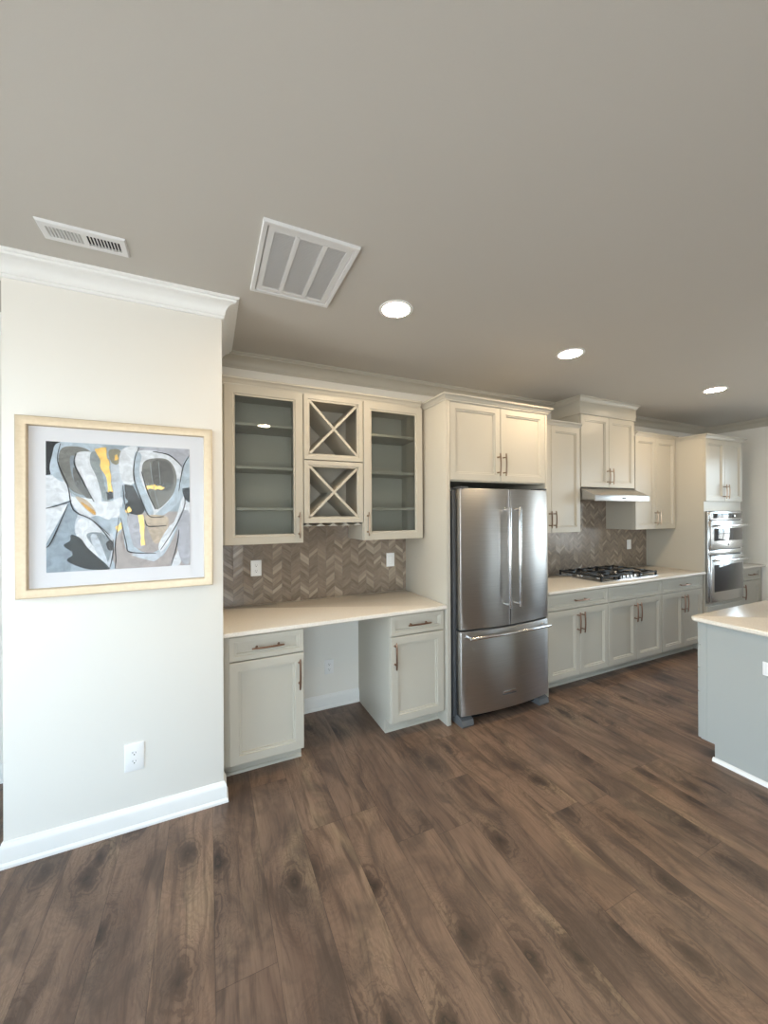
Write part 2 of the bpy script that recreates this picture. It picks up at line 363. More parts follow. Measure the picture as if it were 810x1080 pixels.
# windows
for k, (w, a0, a1, z0, z1) in enumerate(WINS):
    if w == 'R': P = lambda a, d, z: (RX+d, a, z)
    if w == 'L': P = lambda a, d, z: (LX-d, a, z)
    if w == 'N': P = lambda a, d, z: (a, NY-d, z)
    def bx(mb, p0, p1, d0, d1, q0, q1):
        A = P(p0, d0, q0); B = P(p1, d1, q1); return mb.box(min(A[0], B[0]), max(A[0], B[0]), min(A[1], B[1]), max(A[1], B[1]), q0, q1)
    mb = MB(); c = .085
    bx(mb, a0-c, a0, -.018, 0, z0-.02, z1+c); bx(mb, a1, a1+c, -.018, 0, z0-.02, z1+c); bx(mb, a0, a1, -.018, 0, z1, z1+c)
    if z0 > .1: bx(mb, a0-c, a1+c, -.018, 0, z0-.10, z0-.02); bx(mb, a0-c-.02, a1+c+.02, -.045, 0, z0-.02, z0+.004)
    root = struct('window_%d' % (k+1), mb, M['trim'])
    mb = MB(); t = .045
    bx(mb, a0, a0+t, .03, .08, z0, z1); bx(mb, a1-t, a1, .03, .08, z0, z1); bx(mb, a0+t, a1-t, .03, .08, z0, z0+t); bx(mb, a0+t, a1-t, .03, .08, z1-t, z1)
    zm = (z0+z1)/2
    if z0 > .1: bx(mb, a0+t, a1-t, .025, .085, zm-.02, zm+.02)
    n = 1 if a1-a0 < 1 else 2
    for j in range(n if z0 > .1 else 1):
        am = a0+(a1-a0)*(j+1)/((n if z0 > .1 else 1)+1); bx(mb, am-(.012 if z0 > .1 else .05), am+(.012 if z0 > .1 else .05), .04, .07, z0+t, z1-t)
    if z0 > .1:
        for q in (.25, .75): bx(mb, a0+t, a1-t, .045, .065, z0+(z1-z0)*q-.009, z0+(z1-z0)*q+.009)
    obj('sash', mb, M['trim'], root)
    mb = MB(); bx(mb, a0+t, a1-t, .053, .057, z0+t, z1-t); obj('pane', mb, M['winglass'], root)

# mouldings swept along the walls, each wall's run an object of its own, mitred to its neighbours
def sweep_path(path, prof, names, mat, zoff=0, skip=(), maker=struct):
    n = len(path); nor = []
    for i in range(n-1):
        d = Vector(path[i+1])-Vector(path[i]); d.normalize(); nor.append(Vector((d.y, -d.x)))
    def off(i):
        if i == 0: return nor[0]
        if i == n-1: return nor[-1]
        a, b = nor[i-1], nor[i]; return (a+b)/(1+a.dot(b))
    for i in range(n-1):
        if i in skip: continue
        lo = []
        for j in (i, i+1):
            o = off(j); lo.append([(path[j][0]+o.x*p, path[j][1]+o.y*p, z+zoff) for p, z in prof])
        maker(names[i], MB().stack(lo), mat)
cove = [(.016+.050*(1-math.cos(t*math.pi/2)), -.076+.052*math.sin(t*math.pi/2)) for t in [k/7 for k in range(8)]]
CROWN = [(0, -.097), (.010, -.097), (.012, -.084), (.016, -.082)] + cove + [(.070, -.022), (.072, -.013), (.082, -.012), (.086, -.006), (.086, 0), (0, 0)]
K = 1.1
loop = [(LX, 0), (-2.437, 0), (-2.437, -.725), (-1.522, -.725), (-1.522, 0), (RX, 0), (RX, NY), (LX, NY), (LX, 0)]
sweep_path(loop, CROWN, ['trim_%d' % (i+1) for i in range(8)], M['trim'], CEIL, skip=(4, 5))
sweep_path(loop, CROWN, ['trim_%d' % (i+1) for i in range(8)], M['cab'], CEIL, skip=(0, 1, 2, 3, 6, 7))
BASE = [(0, 0), (.022, 0), (.022, .012), (.017, .02), (.014, .022), (.014, .082), (.011, .092), (.006, .1), (.004, .108), (0, .110)]
names = ['baseboard_far_back', 'baseboard_side', 'baseboard_left', 'baseboard_return', 'baseboard_x', 'baseboard_right', 'baseboard_front', 'baseboard_far_left']
lp2 = list(loop)
sweep_path(lp2, BASE, names, M['trim'], 0, skip=(3, 4, 6))
sweep_path([(-1.522, -.725), (-1.522, -.640)], BASE, ['baseboard_return'], M['trim'])
sweep_path([(-1.052, 0), (-.452, 0)], BASE, ['baseboard_kneehole'], M['trim'])
# fix mitre end at the free wall end: small return block
for a, b2, nm in ((-1.2+.09, RX, 'baseboard_front'),):
    sweep_path([(b2, NY), (a, NY)], BASE, [nm], M['trim'])

# backsplash tile fields
struct('wall_tile_left', MB().box(-1.522, 0, -.008, 0, .893, 1.56), M['tile'])
struct('wall_tile_right', MB().box(1.035, 3.465, -.008, 0, .893, 1.86), M['tile'])

# ------------------------------------------------------------------ joinery builders
def door_mesh(x0, x1, z0, z1, yf, t=.02, fw=.052, glass=False, s=1, flat=False):
    P = lambda i, d: rect(x0, x1, z0, z1, i, lambda x, z: (x, yf + s*d, z))
    L = [P(0, t), P(0, .003), P(.003, 0), P(fw, 0), P(fw+.0025, .006), P(fw+.012, .006), P(fw+.0145, .0145)]
    mb = MB()
    if glass:
        L += [P(fw+.015, t)]; mb.stack(L, cap=False)
        n = 4; k = len(L)-1; mb.add(L[0]+L[-1], [(i, (i+1) % 4, 4+(i+1) % 4, 4+i) for i in range(4)])
    else: mb.stack(L)
    return mb
def pull(parent, x, y, z, length, vertical=True, mat='bronze', s=1, r=.0062):
    """bar pull with two posts; (x,y,z) is its centre on the door face, standing out towards -Y"""
    h = length/2; mb = MB(); so = .030
    A = lambda a, d: (x, y-s*d, z+a) if vertical else (x+a, y-s*d, z)
    pts = [A(-h+2*h*k/10, so+.006*(1-((k-5)/5)**2)) for k in range(11)]
    mb.tube(pts, [r*.8]+[r]*9+[r*.8], 8)
    for a in (-h*.68, h*.68): mb.tube([A(a, 0), A(a, .004), A(a, so+.002)], [r*1.3, r*.8, r*.8], 8)
    return obj('handle', mb, M[mat], parent)
def add_door(root, x0, x1, z0, z1, yf, hs=None, hz=None, mat='cab', hmat='bronze', glass=False, fw=.052, hl=.187, name='door', s=1):
    d = obj(name, door_mesh(x0, x1, z0, z1, yf, glass=glass, fw=fw, s=s), M[mat], root)
    if glass: obj('glass_pane', MB().box(x0+fw+.005, x1-fw-.005, yf+.010, yf+.013, z0+fw+.005, z1-fw-.005), M['glass'], d)
    if hs: pull(d, x0+.028 if hs == 'l' else x1-.028, yf, hz, hl, True, hmat, s)
    return d
def add_drawer(root, x0, x1, z0, z1, yf, handle=True, mat='cab', s=1, hmat='bronze', hl=.187):
    d = obj('drawer' if handle else 'false_drawer_front', door_mesh(x0, x1, z0, z1, yf, fw=.028, s=s), M[mat], root)
    if handle: pull(d, (x0+x1)/2, yf, (z0+z1)/2, hl, False, hmat, s)
    return d

YB, YD = -.605, -.625     # base carcass front, door face
ZC, TC = .893, .029       # counter top, thickness
def base_cabinet(name, label, x0, x1, xd0, xd1, two=False, false=False, hside='r', group=None, toe=(0, 0), cat='cabinet', hmat='bronze'):
    root = thing(name, label, cat, ((x0+x1)/2, -.3, 0), group)
    prof = [(-.003, .0), (-.515, 0), (-.515, .105), (YB, .105), (YB, ZC-TC), (-.003, ZC-TC)]
    obj('carcass', MB().prism(prof, 'X', x0, x1), M['cab'], root)
    add_drawer(root, xd0, xd1, .716, .856, YD, not false, hmat=hmat)
    if two:
        xm = (xd0+xd1)/2
        add_door(root, xd0, xm-.002, .110, .708, YD, 'r', .585, hmat=hmat); add_door(root, xm+.002, xd1, .110, .708, YD, 'l', .585, hmat=hmat)
    else: add_door(root, xd0, xd1, .110, .708, YD, hside, .585, hmat=hmat)
    obj('shoe_moulding', MB().prism([(-.515, 0), (-.527, 0), (-.526, .008), (-.522, .014), (-.515, .018)], 'X', x0, x1), M['cab'], root)
    return root
base_cabinet('base_cabinet', 'desk base cabinet left of the kneehole, door pull on its right', -1.518, -1.052, -1.489, -1.056, hside='r')
base_cabinet('base_cabinet', 'desk base cabinet between the kneehole and the refrigerator, door pull on its left', -.452, 0, -.448, -.016, hside='l')
base_cabinet('base_cabinet', 'double door base cabinet directly right of the refrigerator, drawer handle fitted', 1.045, 1.838, 1.052, 1.8355-.001, two=True)
base_cabinet('base_cabinet', 'double door base cabinet under the cooktop with a handleless false drawer', 1.838, 2.680, 1.8415, 2.6765, two=True, false=True)
base_cabinet('base_cabinet', 'double door base cabinet next to the left side of the oven cabinet', 2.680, 3.463, 2.684, 3.446, two=True)
base_cabinet('base_cabinet', 'narrow base cabinet in the corner right of the wall ovens', 4.287, 4.845, 4.292, 4.76, hside='l')

def slab(x0, x1, y0, y1, z1, t, r=.006, rad=0):
    """stone slab with eased edges and optional rounded corner at (x0,y1)"""
    def ring(i):
        pts = [(x0+i, y0+i), (x1-i, y0+i), (x1-i, y1-i)]
        R = max(rad-i, .0005) if rad else .0005
        for k in range(7):
            a = math.pi/2 + k*math.pi/12; pts.append((x0+i+R+R*math.cos(a), y1-i-R+R*math.sin(a)))
        return pts
    L = [[(x, y, z) for x, y in ring(i)] for i, z in ((r, z1-t), (0, z1-t+r), (0, z1-r), (r*.3, z1-r*.3), (r, z1))]
    return MB().stack(L)
tag(obj('countertop', slab(-1.520, -.002, -.648, -.009, ZC, TC), M['quartz']), 'cream quartz desk countertop over the kneehole', 'countertop')
tag(obj('countertop', slab(1.036, 3.463, -.648, -.009, ZC, TC), M['quartz']), 'long cream quartz countertop carrying the gas cooktop', 'countertop')
tag(obj('countertop', slab(4.272, 4.848, -.648, -.001, ZC, TC), M['quartz']), 'short cream quartz countertop right of the wall ovens', 'countertop')

# upper cabinets
YU, YUB = -.352, -.332
ZU0, ZU1 = 1.372, 2.4165
def open_box(x0, x1, z0, z1, yb=-.003, yf=YUB, t=.018):
    mb = MB(); mb.box(x0, x0+t, yf, yb, z0, z1); mb.box(x1-t, x1, yf, yb, z0, z1)
    mb.box(x0+t, x1-t, yf, yb, z0, z0+t); mb.box(x0+t, x1-t, yf, yb, z1-t, z1); mb.box(x0+t, x1-t, yb-.006, yb, z0+t, z1-t); return mb
def glass_cabinet(label, x0, x1, xd0, xd1, hs):
    root = thing('glass_front_cabinet', label, 'cabinet', ((x0+x1)/2, -.17, ZU0))
    obj('carcass', open_box(x0, x1, ZU0, ZU1), M['inside'], root)
    # painted outer skin at the open side
    obj('side_panel', MB().box(x0-.0015, x0, YUB, -.009, ZU0, ZU1), M['cab'], root)
    obj('face_frame', MB().box(x0, x0+.035, YUB-.001, YUB+.018, ZU0, ZU1).box(x1-.035, x1, YUB-.001, YUB+.018, ZU0, ZU1).box(x0+.035, x1-.035, YUB-.001, YUB+.018, ZU1-.04, ZU1).box(x0+.035, x1-.035, YUB-.001, YUB+.018, ZU0, ZU0+.035), M['cab'], root)
    for z in (1.617, 1.897, 2.187):
        obj('shelf', MB().box(x0+.019, x1-.019, YUB+.022, -.010, z-.019, z, .002), M['cab'], root)
    add_door(root, xd0, xd1, ZU0, ZU1, YU, hs, 1.495, glass=True, hmat='nickel', hl=.175)
glass_cabinet('left glass front upper cabinet above the desk, beside the picture wall', -1.518, -.990, -1.500, -.992, 'r')
glass_cabinet('right glass front upper cabinet above the desk, beside the refrigerator panel', -.538, -.020, -.534, -.026, 'l')
# wine rack unit
root = thing('wine_rack_cabinet', 'upper cabinet with two X shaped wine cubbies and stemware rails between the glass doors', 'cabinet', (-.765, -.17, 1.505))
mb = open_box(-.988, -.540, 1.507, 1.966); b2 = open_box(-.988, -.540, 1.950, ZU1); mb.add(b2.v, b2.f)
obj('carcass', mb, M['inside'], root)
for z0, z1 in ((1.507, 1.951), (1.956, 2.4165)):
    x0, x1 = -.986, -.542
    fr = obj('cubby_frame', door_mesh(x0, x1, z0, z1, YU, fw=.031, glass=True), M['cab'], root)
    mb = MB(); a0, a1, c0, c1 = x0+.040, x1-.040, z0+.040, z1-.040; w = .0085
    for (p, q) in (((a0, c0), (a1, c1)), ((a0, c1), (a1, c0))):
        d = Vector((q[0]-p[0], q[1]-p[1])).normalized(); n = Vector((-d.y, d.x))*w
        mb.prism([(p[0]+n.x, p[1]+n.y), (q[0]+n.x, q[1]+n.y), (q[0]-n.x, q[1]-n.y), (p[0]-n.x, p[1]-n.y)], 'Y', YU+.006 + (.0004 if p[1] > q[1] else 0), -.012)
    obj('wine_divider', mb, M['cab'], root)
for k in range(5):
    x = -.955 + k*.095
    obj('stemware_rail', MB().prism([(x-.008, 1.507), (x+.008, 1.507), (x+.008, 1.497), (x+.030, 1.490), (x+.030, 1.484), (x-.030, 1.484), (x-.030, 1.490), (x-.008, 1.497)], 'Y', -.325, -.012), M['cab'], root)

CC = [(0, 0), (.006, 0), (.008, .010), (.014, .014), (.018, .024), (.030, .034), (.036, .036), (.038, .046), (0, .046)]
def cornice(parent, path, z, name='crown_moulding', mat='cab', prof=CC):
    out = []
    def mk(nm, mb, mt): out.append(mb)
    sweep_path(path, prof, ['x']*(len(path)-1), None, z, maker=mk)
    mb = MB()
    for q in out: mb.add(q.v, q.f)
    return obj(name, mb, M[mat], parent)
o = cornice(None, [(-1.518, -.348), (-.046, -.348)], ZU1-.002)
# the shelf behind the cornice closes the cabinet tops
tag(o, 'painted crown moulding running along the tops of the glass front cabinets', 'moulding')

def upper_cabinet(name, label, x0, x1, doors, z0, z1, yf=YU, depth_back=-.003, hz=None, crown=None, hmat='nickel'):
    root = thing(name, label, 'cabinet', ((x0+x1)/2, -.17, z0))
    obj('carcass', MB().box(x0, x1, yf+.02, depth_back, z0, z1), M['cab'], root)
    hz = hz or z0+.13
    for (a, b2, h) in doors: add_door(root, a, b2, z0+.001, z1-.004, yf, h, hz, hmat=hmat, hl=.165)
    if crown: cornice(root, crown, z1-.004)
    return root
upper_cabinet('upper_cabinet', 'pale upper cabinet between the refrigerator cabinet and the hood cabinet', 1.036, 1.816, [(1.040, 1.408, 'r'), (1.411, 1.812, 'l')], ZU0, ZU1, crown=[(1.036, YU+.004), (1.816, YU+.004)])
upper_cabinet('upper_cabinet', 'pale two door upper cabinet between the hood and the oven cabinet', 2.694, 3.463, [(2.698, 3.076, 'r'), (3.079, 3.455, 'l')], ZU0, ZU1, crown=[(2.694, YU+.004), (3.463, YU+.004)])
r = upper_cabinet('hood_cabinet', 'tall upper cabinet over the range hood reaching the ceiling', 1.818, 2.692, [(1.828, 2.254, 'r'), (2.257, 2.682, 'l')], 1.828, 2.572, hz=1.945)
obj('frieze', MB().box(1.806, 2.704, -.358, -.003, 2.569, 2.70, .002), M['cab'], r)
cornice(r, [(1.806, -.003), (1.806, -.358), (2.704, -.358), (2.704, -.003)], CEIL-.052, prof=[(p*.85, z*1.13) for p, z in CC])

# refrigerator enclosure: side panels, bridge cabinet, crown
r = thing('refrigerator_cabinet', 'tall cabinet framing the refrigerator with two doors above it', 'cabinet', (.515, -.32, 0))
obj('side_panel', MB().box(0, .034, -.645, -.003, 0, 2.414, .001), M['cab'], r)
obj('side_panel', MB().box(1.012, 1.034, -.640, -.003, 0, 2.414, .001), M['cab'], r)
obj('carcass', MB().box(.034, 1.012, -.620, -.003, 1.812, 2.414), M['cab'], r)
add_door(r, .037, .5225, 1.820, 2.410, -.640, 'r', 1.952, hmat='nickel', hl=.178); add_door(r, .5255, 1.010, 1.820, 2.410, -.640, 'l', 1.952, hmat='nickel', hl=.178)
cornice(r, [(0, -.006), (0, -.643), (1.034, -.643), (1.034, -.006)], 2.408)

# wall oven cabinet
r = thing('oven_cabinet', 'tall pale cabinet housing the double wall oven at the end of the run', 'cabinet', (3.87, -.3, 0))
X0, X1 = 3.465, 4.268
mb = MB(); mb.box(X0, X0+.03, -.63, -.003, 0, 2.40).box(X1-.03, X1, -.63, -.003, 0, 2.40)
mb.box(X0+.03, X1-.03, -.63, -.003, 1.575, 2.40).box(X0+.03, X1-.03, -.63, -.003, .105, .53).box(X0+.03, X1-.03, -.54, -.003, 0, .105).box(X0+.03, X1-.03, -.03, -.003, .53, 1.575)
obj('carcass', mb, M['cab'], r)
xm = (X0+X1)/2
add_door(r, X0+.006, xm-.0015, 1.686, 2.392, -.65, 'r', 1.80, hmat='nickel', hl=.165); add_door(r, xm+.0015, X1-.006, 1.686, 2.392, -.65, 'l', 1.80, hmat='nickel', hl=.165)
obj('drawer', door_mesh(X0+.006, X1-.006, .112, .50, -.65), M['cab'], r)
cornice(r, [(X0, -.006), (X0, -.648), (X1, -.648), (X1, -.006)], 2.394)

# ------------------------------------------------------------------ double wall oven
A0, A1 = 3.500, 4.235
r = thing('wall_oven', 'stainless double wall oven with two dark glass windows and bar handles', 'oven', ((A0+A1)/2, -.4, .535))
obj('casing', MB().box(A0+.01, A1-.01, -.632, -.05, .54, 1.565), M['iron'], r)
for q0, q1 in ((A0-.002, A0+.022), (A1-.022, A1+.002)): obj('outer_trim', MB().box(q0, q1, -.652, -.632, .537, 1.57, .002), M['steel2'], r)
cp = obj('control_panel', MB().box(A0+.020, A1-.020, -.668, -.632, 1.475, 1.568, .003), M['steel2'], r)
obj('display', MB().box(A0+.075, A1-.045, -.6705, -.667, 1.49, 1.548, .001), M['ovenglass'], cp)
obj('control_knob', MB().lathe((A1-.22, -.669, 1.519), [(.001, -.012), (.014, -.012), (.016, -.009), (.016, 0)], 20, 'Y'), M['chrome'], cp)
def oven_door(z0, z1, g0, g1, hz, name):
    d = obj(name, MB().box(A0+.020, A1-.020, -.676, -.632, z0, z1, .004), M['steel2'], r)
    obj('window', MB().box(A0+.075, A1-.045, -.6785, -.675, g0, g1, .001), M['ovenglass'], d)
    mb = MB().tube([(A0+.06, -.728, hz), (A0+.065, -.73, hz), (A1-.045, -.73, hz), (A1-.04, -.728, hz)], .0115, 12)
    for x in (A0+.085, A1-.065): mb.tube([(x, -.675, hz), (x, -.728, hz)], .009, 10)
    obj('handle', mb, M['chrome'], d)
    return d
d = oven_door(1.140, 1.466, 1.235, 1.378, 1.412, 'upper_oven_door')
obj('emblem', MB().lathe((xm+.01, -.675, 1.188), [(.001, -.003), (.011, -.003), (.012, 0)], 20, 'Y'), M['iron'], d)
oven_door(.548, 1.070, .660, .965, 1.020, 'lower_oven_door')
mb = MB().box(A0+.020, A1-.020, -.662, -.632, 1.078, 1.132, .002)
obj('vent_strip', mb, M['steel2'], r)

# ------------------------------------------------------------------ range hood
r = thing('range_hood', 'slim stainless under-cabinet range hood above the cooktop', 'range hood', (2.255, -.25, 1.68))
prof = [(-.01, 1.70), (-.485, 1.70), (-.498, 1.682), (-.502, 1.686), (-.502, 1.738), (-.498, 1.742), (-.33, 1.826), (-.01, 1.826)]
obj('canopy', MB().prism(prof, 'X', 1.825, 2.685), M['hood'], r)
obj('front_lip', MB().box(1.823, 2.687, -.505, -.500, 1.684, 1.740, .001), M['hood'], r)
obj('emblem', MB().box(2.235, 2.295, -.507, -.504, 1.706, 1.718, .001), M['iron'], r)
mb = MB()
for k in range(12): mb.box(1.88+k*.032, 1.905+k*.032, -.44, -.08, 1.694, 1.702)
for k in range(12): mb.box(2.27+k*.032, 2.295+k*.032, -.44, -.08, 1.694, 1.702)
obj('grease_filter', mb, M['steel2'], r)

# ------------------------------------------------------------------ gas cooktop
CX0, CX1, CY0, CY1 = 1.815, 2.72, -.575, -.065
r = thing('gas_cooktop', 'five burner gas cooktop with black cast iron grates on the long countertop', 'cooktop', ((CX0+CX1)/2, -.32, ZC))
obj('deck', MB().box(CX0, CX1, CY0, CY1, ZC, ZC+.012, .004), M['chrome'], r)
zt = ZC+.012
for (x, y, q) in ((1.96, -.20, .042), (1.96, -.43, .036), (2.267, -.27, .055), (2.575, -.20, .036), (2.575, -.43, .042)):
    bn = obj('burner', MB().lathe((x, y, zt), [(q*1.25, 0), (q*1.2, .006), (q, .010), (q, .018)], 24), M['steel2'], r)
    obj('burner_cap', MB().lathe((x, y, zt+.018), [(q*.95, 0), (q*.95, .006), (q*.85, .009), (.001, .009)], 24), M['iron'], bn)
for (gx0, gx1) in ((1.83, 2.112), (2.118, 2.416), (2.422, 2.705)):
    gy0, gy1 = (-.555, -.085) if gx0 != 2.118 else (-.49, -.085)
    mb = MB(); zg = zt+.042; w = .0075
    for y in (gy0, gy1, (gy0+gy1)/2): mb.box(gx0, gx1, y-w, y+w, zg-.012, zg, .002)
    for x in (gx0+w, gx1-w): mb.box(x-w, x+w, gy0, gy1, zg-.012, zg, .002)
    for cyy in ((gy0*.75+gy1*.25), (gy0*.25+gy1*.75)):
        mb.box(gx0, gx0+.09, cyy-w*.8, cyy+w*.8, zg-.010, zg+.006, .002); mb.box(gx1-.09, gx1, cyy-w*.8, cyy+w*.8, zg-.010, zg+.006, .002)
    for x in (gx0*.5+gx1*.5,): mb.box(x-w*.8, x+w*.8, gy0, gy0+.07, zg-.01, zg+.006, .002); mb.box(x-w*.8, x+w*.8, gy1-.07, gy1, zg-.01, zg+.006, .002)
    for x in (gx0+w, gx1-w):
        for y in (gy0, gy1): mb.box(x-w, x+w, y-w, y+w, zt, zg+.006)
    obj('grate', mb, M['iron'], r)
for k in range(5):
    obj('knob', MB().lathe((2.147+k*.06, -.532, zt), [(.020, 0), (.020, .006), (.016, .008), (.014, .026), (.010, .029), (.001, .029)], 18), M['steel2'], r)

# ------------------------------------------------------------------ refrigerator
FX0, FX1 = .074, .948
fc = (FX0+FX1)/2; hw = (FX1-FX0)/2
r = thing('refrigerator', 'stainless french door refrigerator with bottom freezer drawer', 'refrigerator', (fc, -.4, 0))
obj('casing', MB().box(.058, FX1-.006, -.642, -.03, .055, 1.742, .004), M['fridgeside'], r)
obj('door_gasket', MB().box(FX0+.012, FX1-.012, -.655, -.641, .10, 1.735), M['black'], r)
def fy(x): return -.712 - .040*(1-((x-fc)/hw)**2)
def fridge_door(name, x0, x1, z0, z1):
    n = 22; fr = []
    rb = .005
    for k in range(n+1):
        x = x0+rb+(x1-x0-2*rb)*k/n; fr.append((x, fy(x)))
    def ring(i):
        pts = [(x0+i, -.656+0), (x0+i, fy(x0)+rb*.9)] + [(x0+rb*.35+i, fy(x0)+rb*.25)] + [(min(max(x, x0+rb+i*.3), x1-rb-i*.3), y+i) for x, y in fr] + [(x1-rb*.35-i, fy(x1)+rb*.25), (x1-i, fy(x1)+rb*.9), (x1-i, -.656)]
        return pts
    L = [[(x, y, z) for x, y in ring(i)] for i, z in ((.004, z0), (.0012, z0+.0015), (0, z0+.004), (0, z1-.004), (.0012, z1-.0015), (.004, z1))]
    return obj(name, MB().stack(L), M['steel'], r, sharp=40)
dl = fridge_door('door', FX0, fc-.004, .713, 1.752); dr = fridge_door('door', fc+.004, FX1, .713, 1.752)
fz = fridge_door('freezer_drawer', FX0, FX1, .082, .700)
for d, x in ((dl, fc-.050), (dr, fc+.050)):
    mb = MB().tube([(x, -.806, .858), (x, -.806, .862), (x, -.806, 1.612), (x, -.806, 1.616)], [.010, .0115, .0115, .010], 14)
    for z in (.878, 1.596): mb.tube([(x, -.748, z), (x, -.752, z), (x, -.806, z)], [.015, .011, .0105], 12)
    obj('handle', mb, M['chrome'], d)
mb = MB().tube([(.102, -.792, .668), (.106, -.793, .668), (fc, -.806, .668), (.884, -.793, .668), (.888, -.792, .668)], [.010, .0115, .0115, .0115, .010], 14)
for x in (.125, .865): mb.tube([(x, fy(x)-.0, .668), (x, -.792, .668)], .0105, 12)
obj('handle', mb, M['chrome'], fz)
obj('badge', MB().box(.435, .560, -.7545, -.750, .198, .214, .001), M['chrome'], fz)
obj('badge_plate', MB().box(.432, .563, -.7535, -.750, .186, .197, .001), M['fridgeside'], fz)
obj('toe_grille', MB().box(FX0+.05, FX1-.05, -.66, -.60, .02, .075, .003), M['black'], r)
for x in (FX0+.055, FX1-.055):
    obj('foot_cover', MB().prism([(-.715, .0), (-.725, .015), (-.715, .05), (-.66, .07), (-.58, .07), (-.58, 0)], 'X', x-.05, x+.05), M['foot'], r)
for x in (FX0+.04, FX1-.04, ): obj('hinge_cover', MB().box(x-.03, x+.03, -.72, -.60, 1.753, 1.768, .004), M['fridgeside'], r)

# ------------------------------------------------------------------ island
IX0, IY0 = 1.300, -1.620
r = thing('kitchen_island', 'grey painted kitchen island with a drawer stack and toe notch', 'island', (2.2, -2.1, 0))
prof = [(-1.692, 0), (-1.692, .104), (IY0, .104), (IY0, ZC-TC-.005), (-2.62, ZC-TC-.005), (-2.62, 0)]
obj('carcass', MB().prism(prof, 'X', IX0+.004, 3.45), M['island'], r)
# end panel with a narrow stile at its kitchen-side edge
ep = [(-1.692, 0), (-1.692, .104), (IY0, .104), (IY0, ZC-TC-.005), (-2.62, ZC-TC-.005), (-2.62, 0)]
obj('end_panel', MB().prism(ep, 'X', IX0+.0015, IX0+.004), M['island'], r)
obj('stile', MB().box(IX0-.001, IX0+.004, -1.652, IY0, .106, ZC-TC-.006), M['island'], r)
for z0, z1 in ((.714, .856), (.563, .710), (.408, .559), (.108, .404)):
    add_drawer(r, IX0+.004, 1.76, z0, z1, -1.600, True, 'island', s=-1)
for x0, x1 in ((1.765, 2.31), (2.315, 2.86), (2.865, 3.44)): add_door(r, x0, x1, .108, .856, -1.600, 'r', .72, 'island', s=-1)
obj('shoe_moulding', MB().prism([(IX0+.0015, 0), (IX0-.016, 0), (IX0-.015, .010), (IX0-.010, .018), (IX0+.0015, .023)], 'Y', -2.62, -1.684), M['trim'], r)
tag(obj('countertop', slab(1.258, 3.49, -2.92, -1.578, ZC, .030, .007, .03), M['quartz']), 'glossy cream quartz top of the kitchen island', 'countertop')

# ------------------------------------------------------------------ outlets and switches (face -Y)
def wall_plate(label, x, y, z, w, h, kind, face='Y'):
    if face == 'Y': P = lambda a, d, c: (x+a, y-d, z+c)
    else: P = lambda a, d, c: (x-d, y+a, z+c)
    def bx(mb, a0, a1, d0, d1, c0, c1, b=0):
        A, B = P(a0, d0, c0), P(a1, d1, c1); return mb.box(min(A[0], B[0]), max(A[0], B[0]), min(A[1], B[1]), max(A[1], B[1]), A[2], B[2], b)
    root = obj('wall_switch' if kind == 'rocker' else 'wall_outlet', bx(MB(), -w/2, w/2, 0, .006, -h/2, h/2, .0025), M['plate'])
    tag(root, label, 'switch' if kind == 'rocker' else 'outlet')
    if kind == 'rocker':
        obj('rocker', bx(MB(), -.016, .016, .006, .009, -.033, .033, .001), M['plate'], root)
        obj('rocker_gap', bx(MB(), -.018, .018, .0058, .0064, -.035, .035), M['vent'], root)
    else:
        for c in ((-.021, .021) if h >= w else (0, 0)):
            off = 0 if h >= w else (-.021 if not root.children else .021)
            if face != 'Y': off = -.03
            pr = []
            for k in range(20):
                t = 2*math.pi*k/20; pr.append((max(-.0150, min(.0150, .0175*math.cos(t))), .0145*math.sin(t)))
            L = [[P(off+a, .0055, c+q) for a, q in pr], [P(off+a, .0075, c+q) for a, q in pr]]
            f = obj('receptacle', MB().stack(L), M['plate'], root)
            mb = MB(); bx(mb, off-.0075, off-.0055, .0072, .0079, c-.001, c+.007); bx(mb, off+.0055, off+.0075, .0072, .0079, c-.001, c+.006); bx(mb, off-.0025, off+.0025, .0072, .0079, c-.010, c-.005)
            obj('slots', mb, M['dark'], f)
            if h < w: break
    return root
wall_plate('white duplex outlet low on the wall below the framed abstract picture', -1.937, -.725, .357, .084, .138, 'duplex')
wall_plate('white duplex outlet on the tile backsplash at the left end of the desk', -1.270, -.008, 1.168, .076, .118, 'duplex')
wall_plate('white rocker switch on the tile backsplash at the right end of the desk', -.154, -.008, 1.168, .076, .118, 'rocker')
wall_plate('white outlet on the painted wall inside the desk kneehole', -.708, 0, .330, .076, .118, 'duplex')
wall_plate('white switch on the tile backsplash behind the cooktop, near the oven cabinet', 3.117, -.008, 1.170, .076, .118, 'rocker')
wall_plate('white outlet plate on the grey end panel of the island', IX0+.001, -1.983, .672, .118, .078, 'duplex', 'X')

# ------------------------------------------------------------------ ceiling fixtures
def downlight(label, x, y, power=1):
    root = thing('recessed_downlight', label, 'ceiling light', (x, y, CEIL-.004), 'recessed ceiling downlights')
    obj('trim_ring', MB().lathe((x, y, CEIL), [(.078, 0), (.098, 0), (.097, -.004), (.090, -.006), (.080, -.005), (.078, -.003)], 40), M['trim'], root)
    obj('lens', MB().lathe((x, y, CEIL), [(.0775, -.0005), (.0775, -.0042), (.001, -.0042)], 40), M['lamp'], root)
downlight('glowing recessed downlight nearest the picture wall, left of the three in view', -.611, -1.050)
downlight('glowing recessed downlight in front of the refrigerator, middle of the three', .838, -1.032)
downlight('glowing recessed downlight before the range, farthest right of the three', 2.841, -1.018)
for x in (-.91,): downlight('glowing recessed downlight behind the three over the kitchen run', x, -2.95)

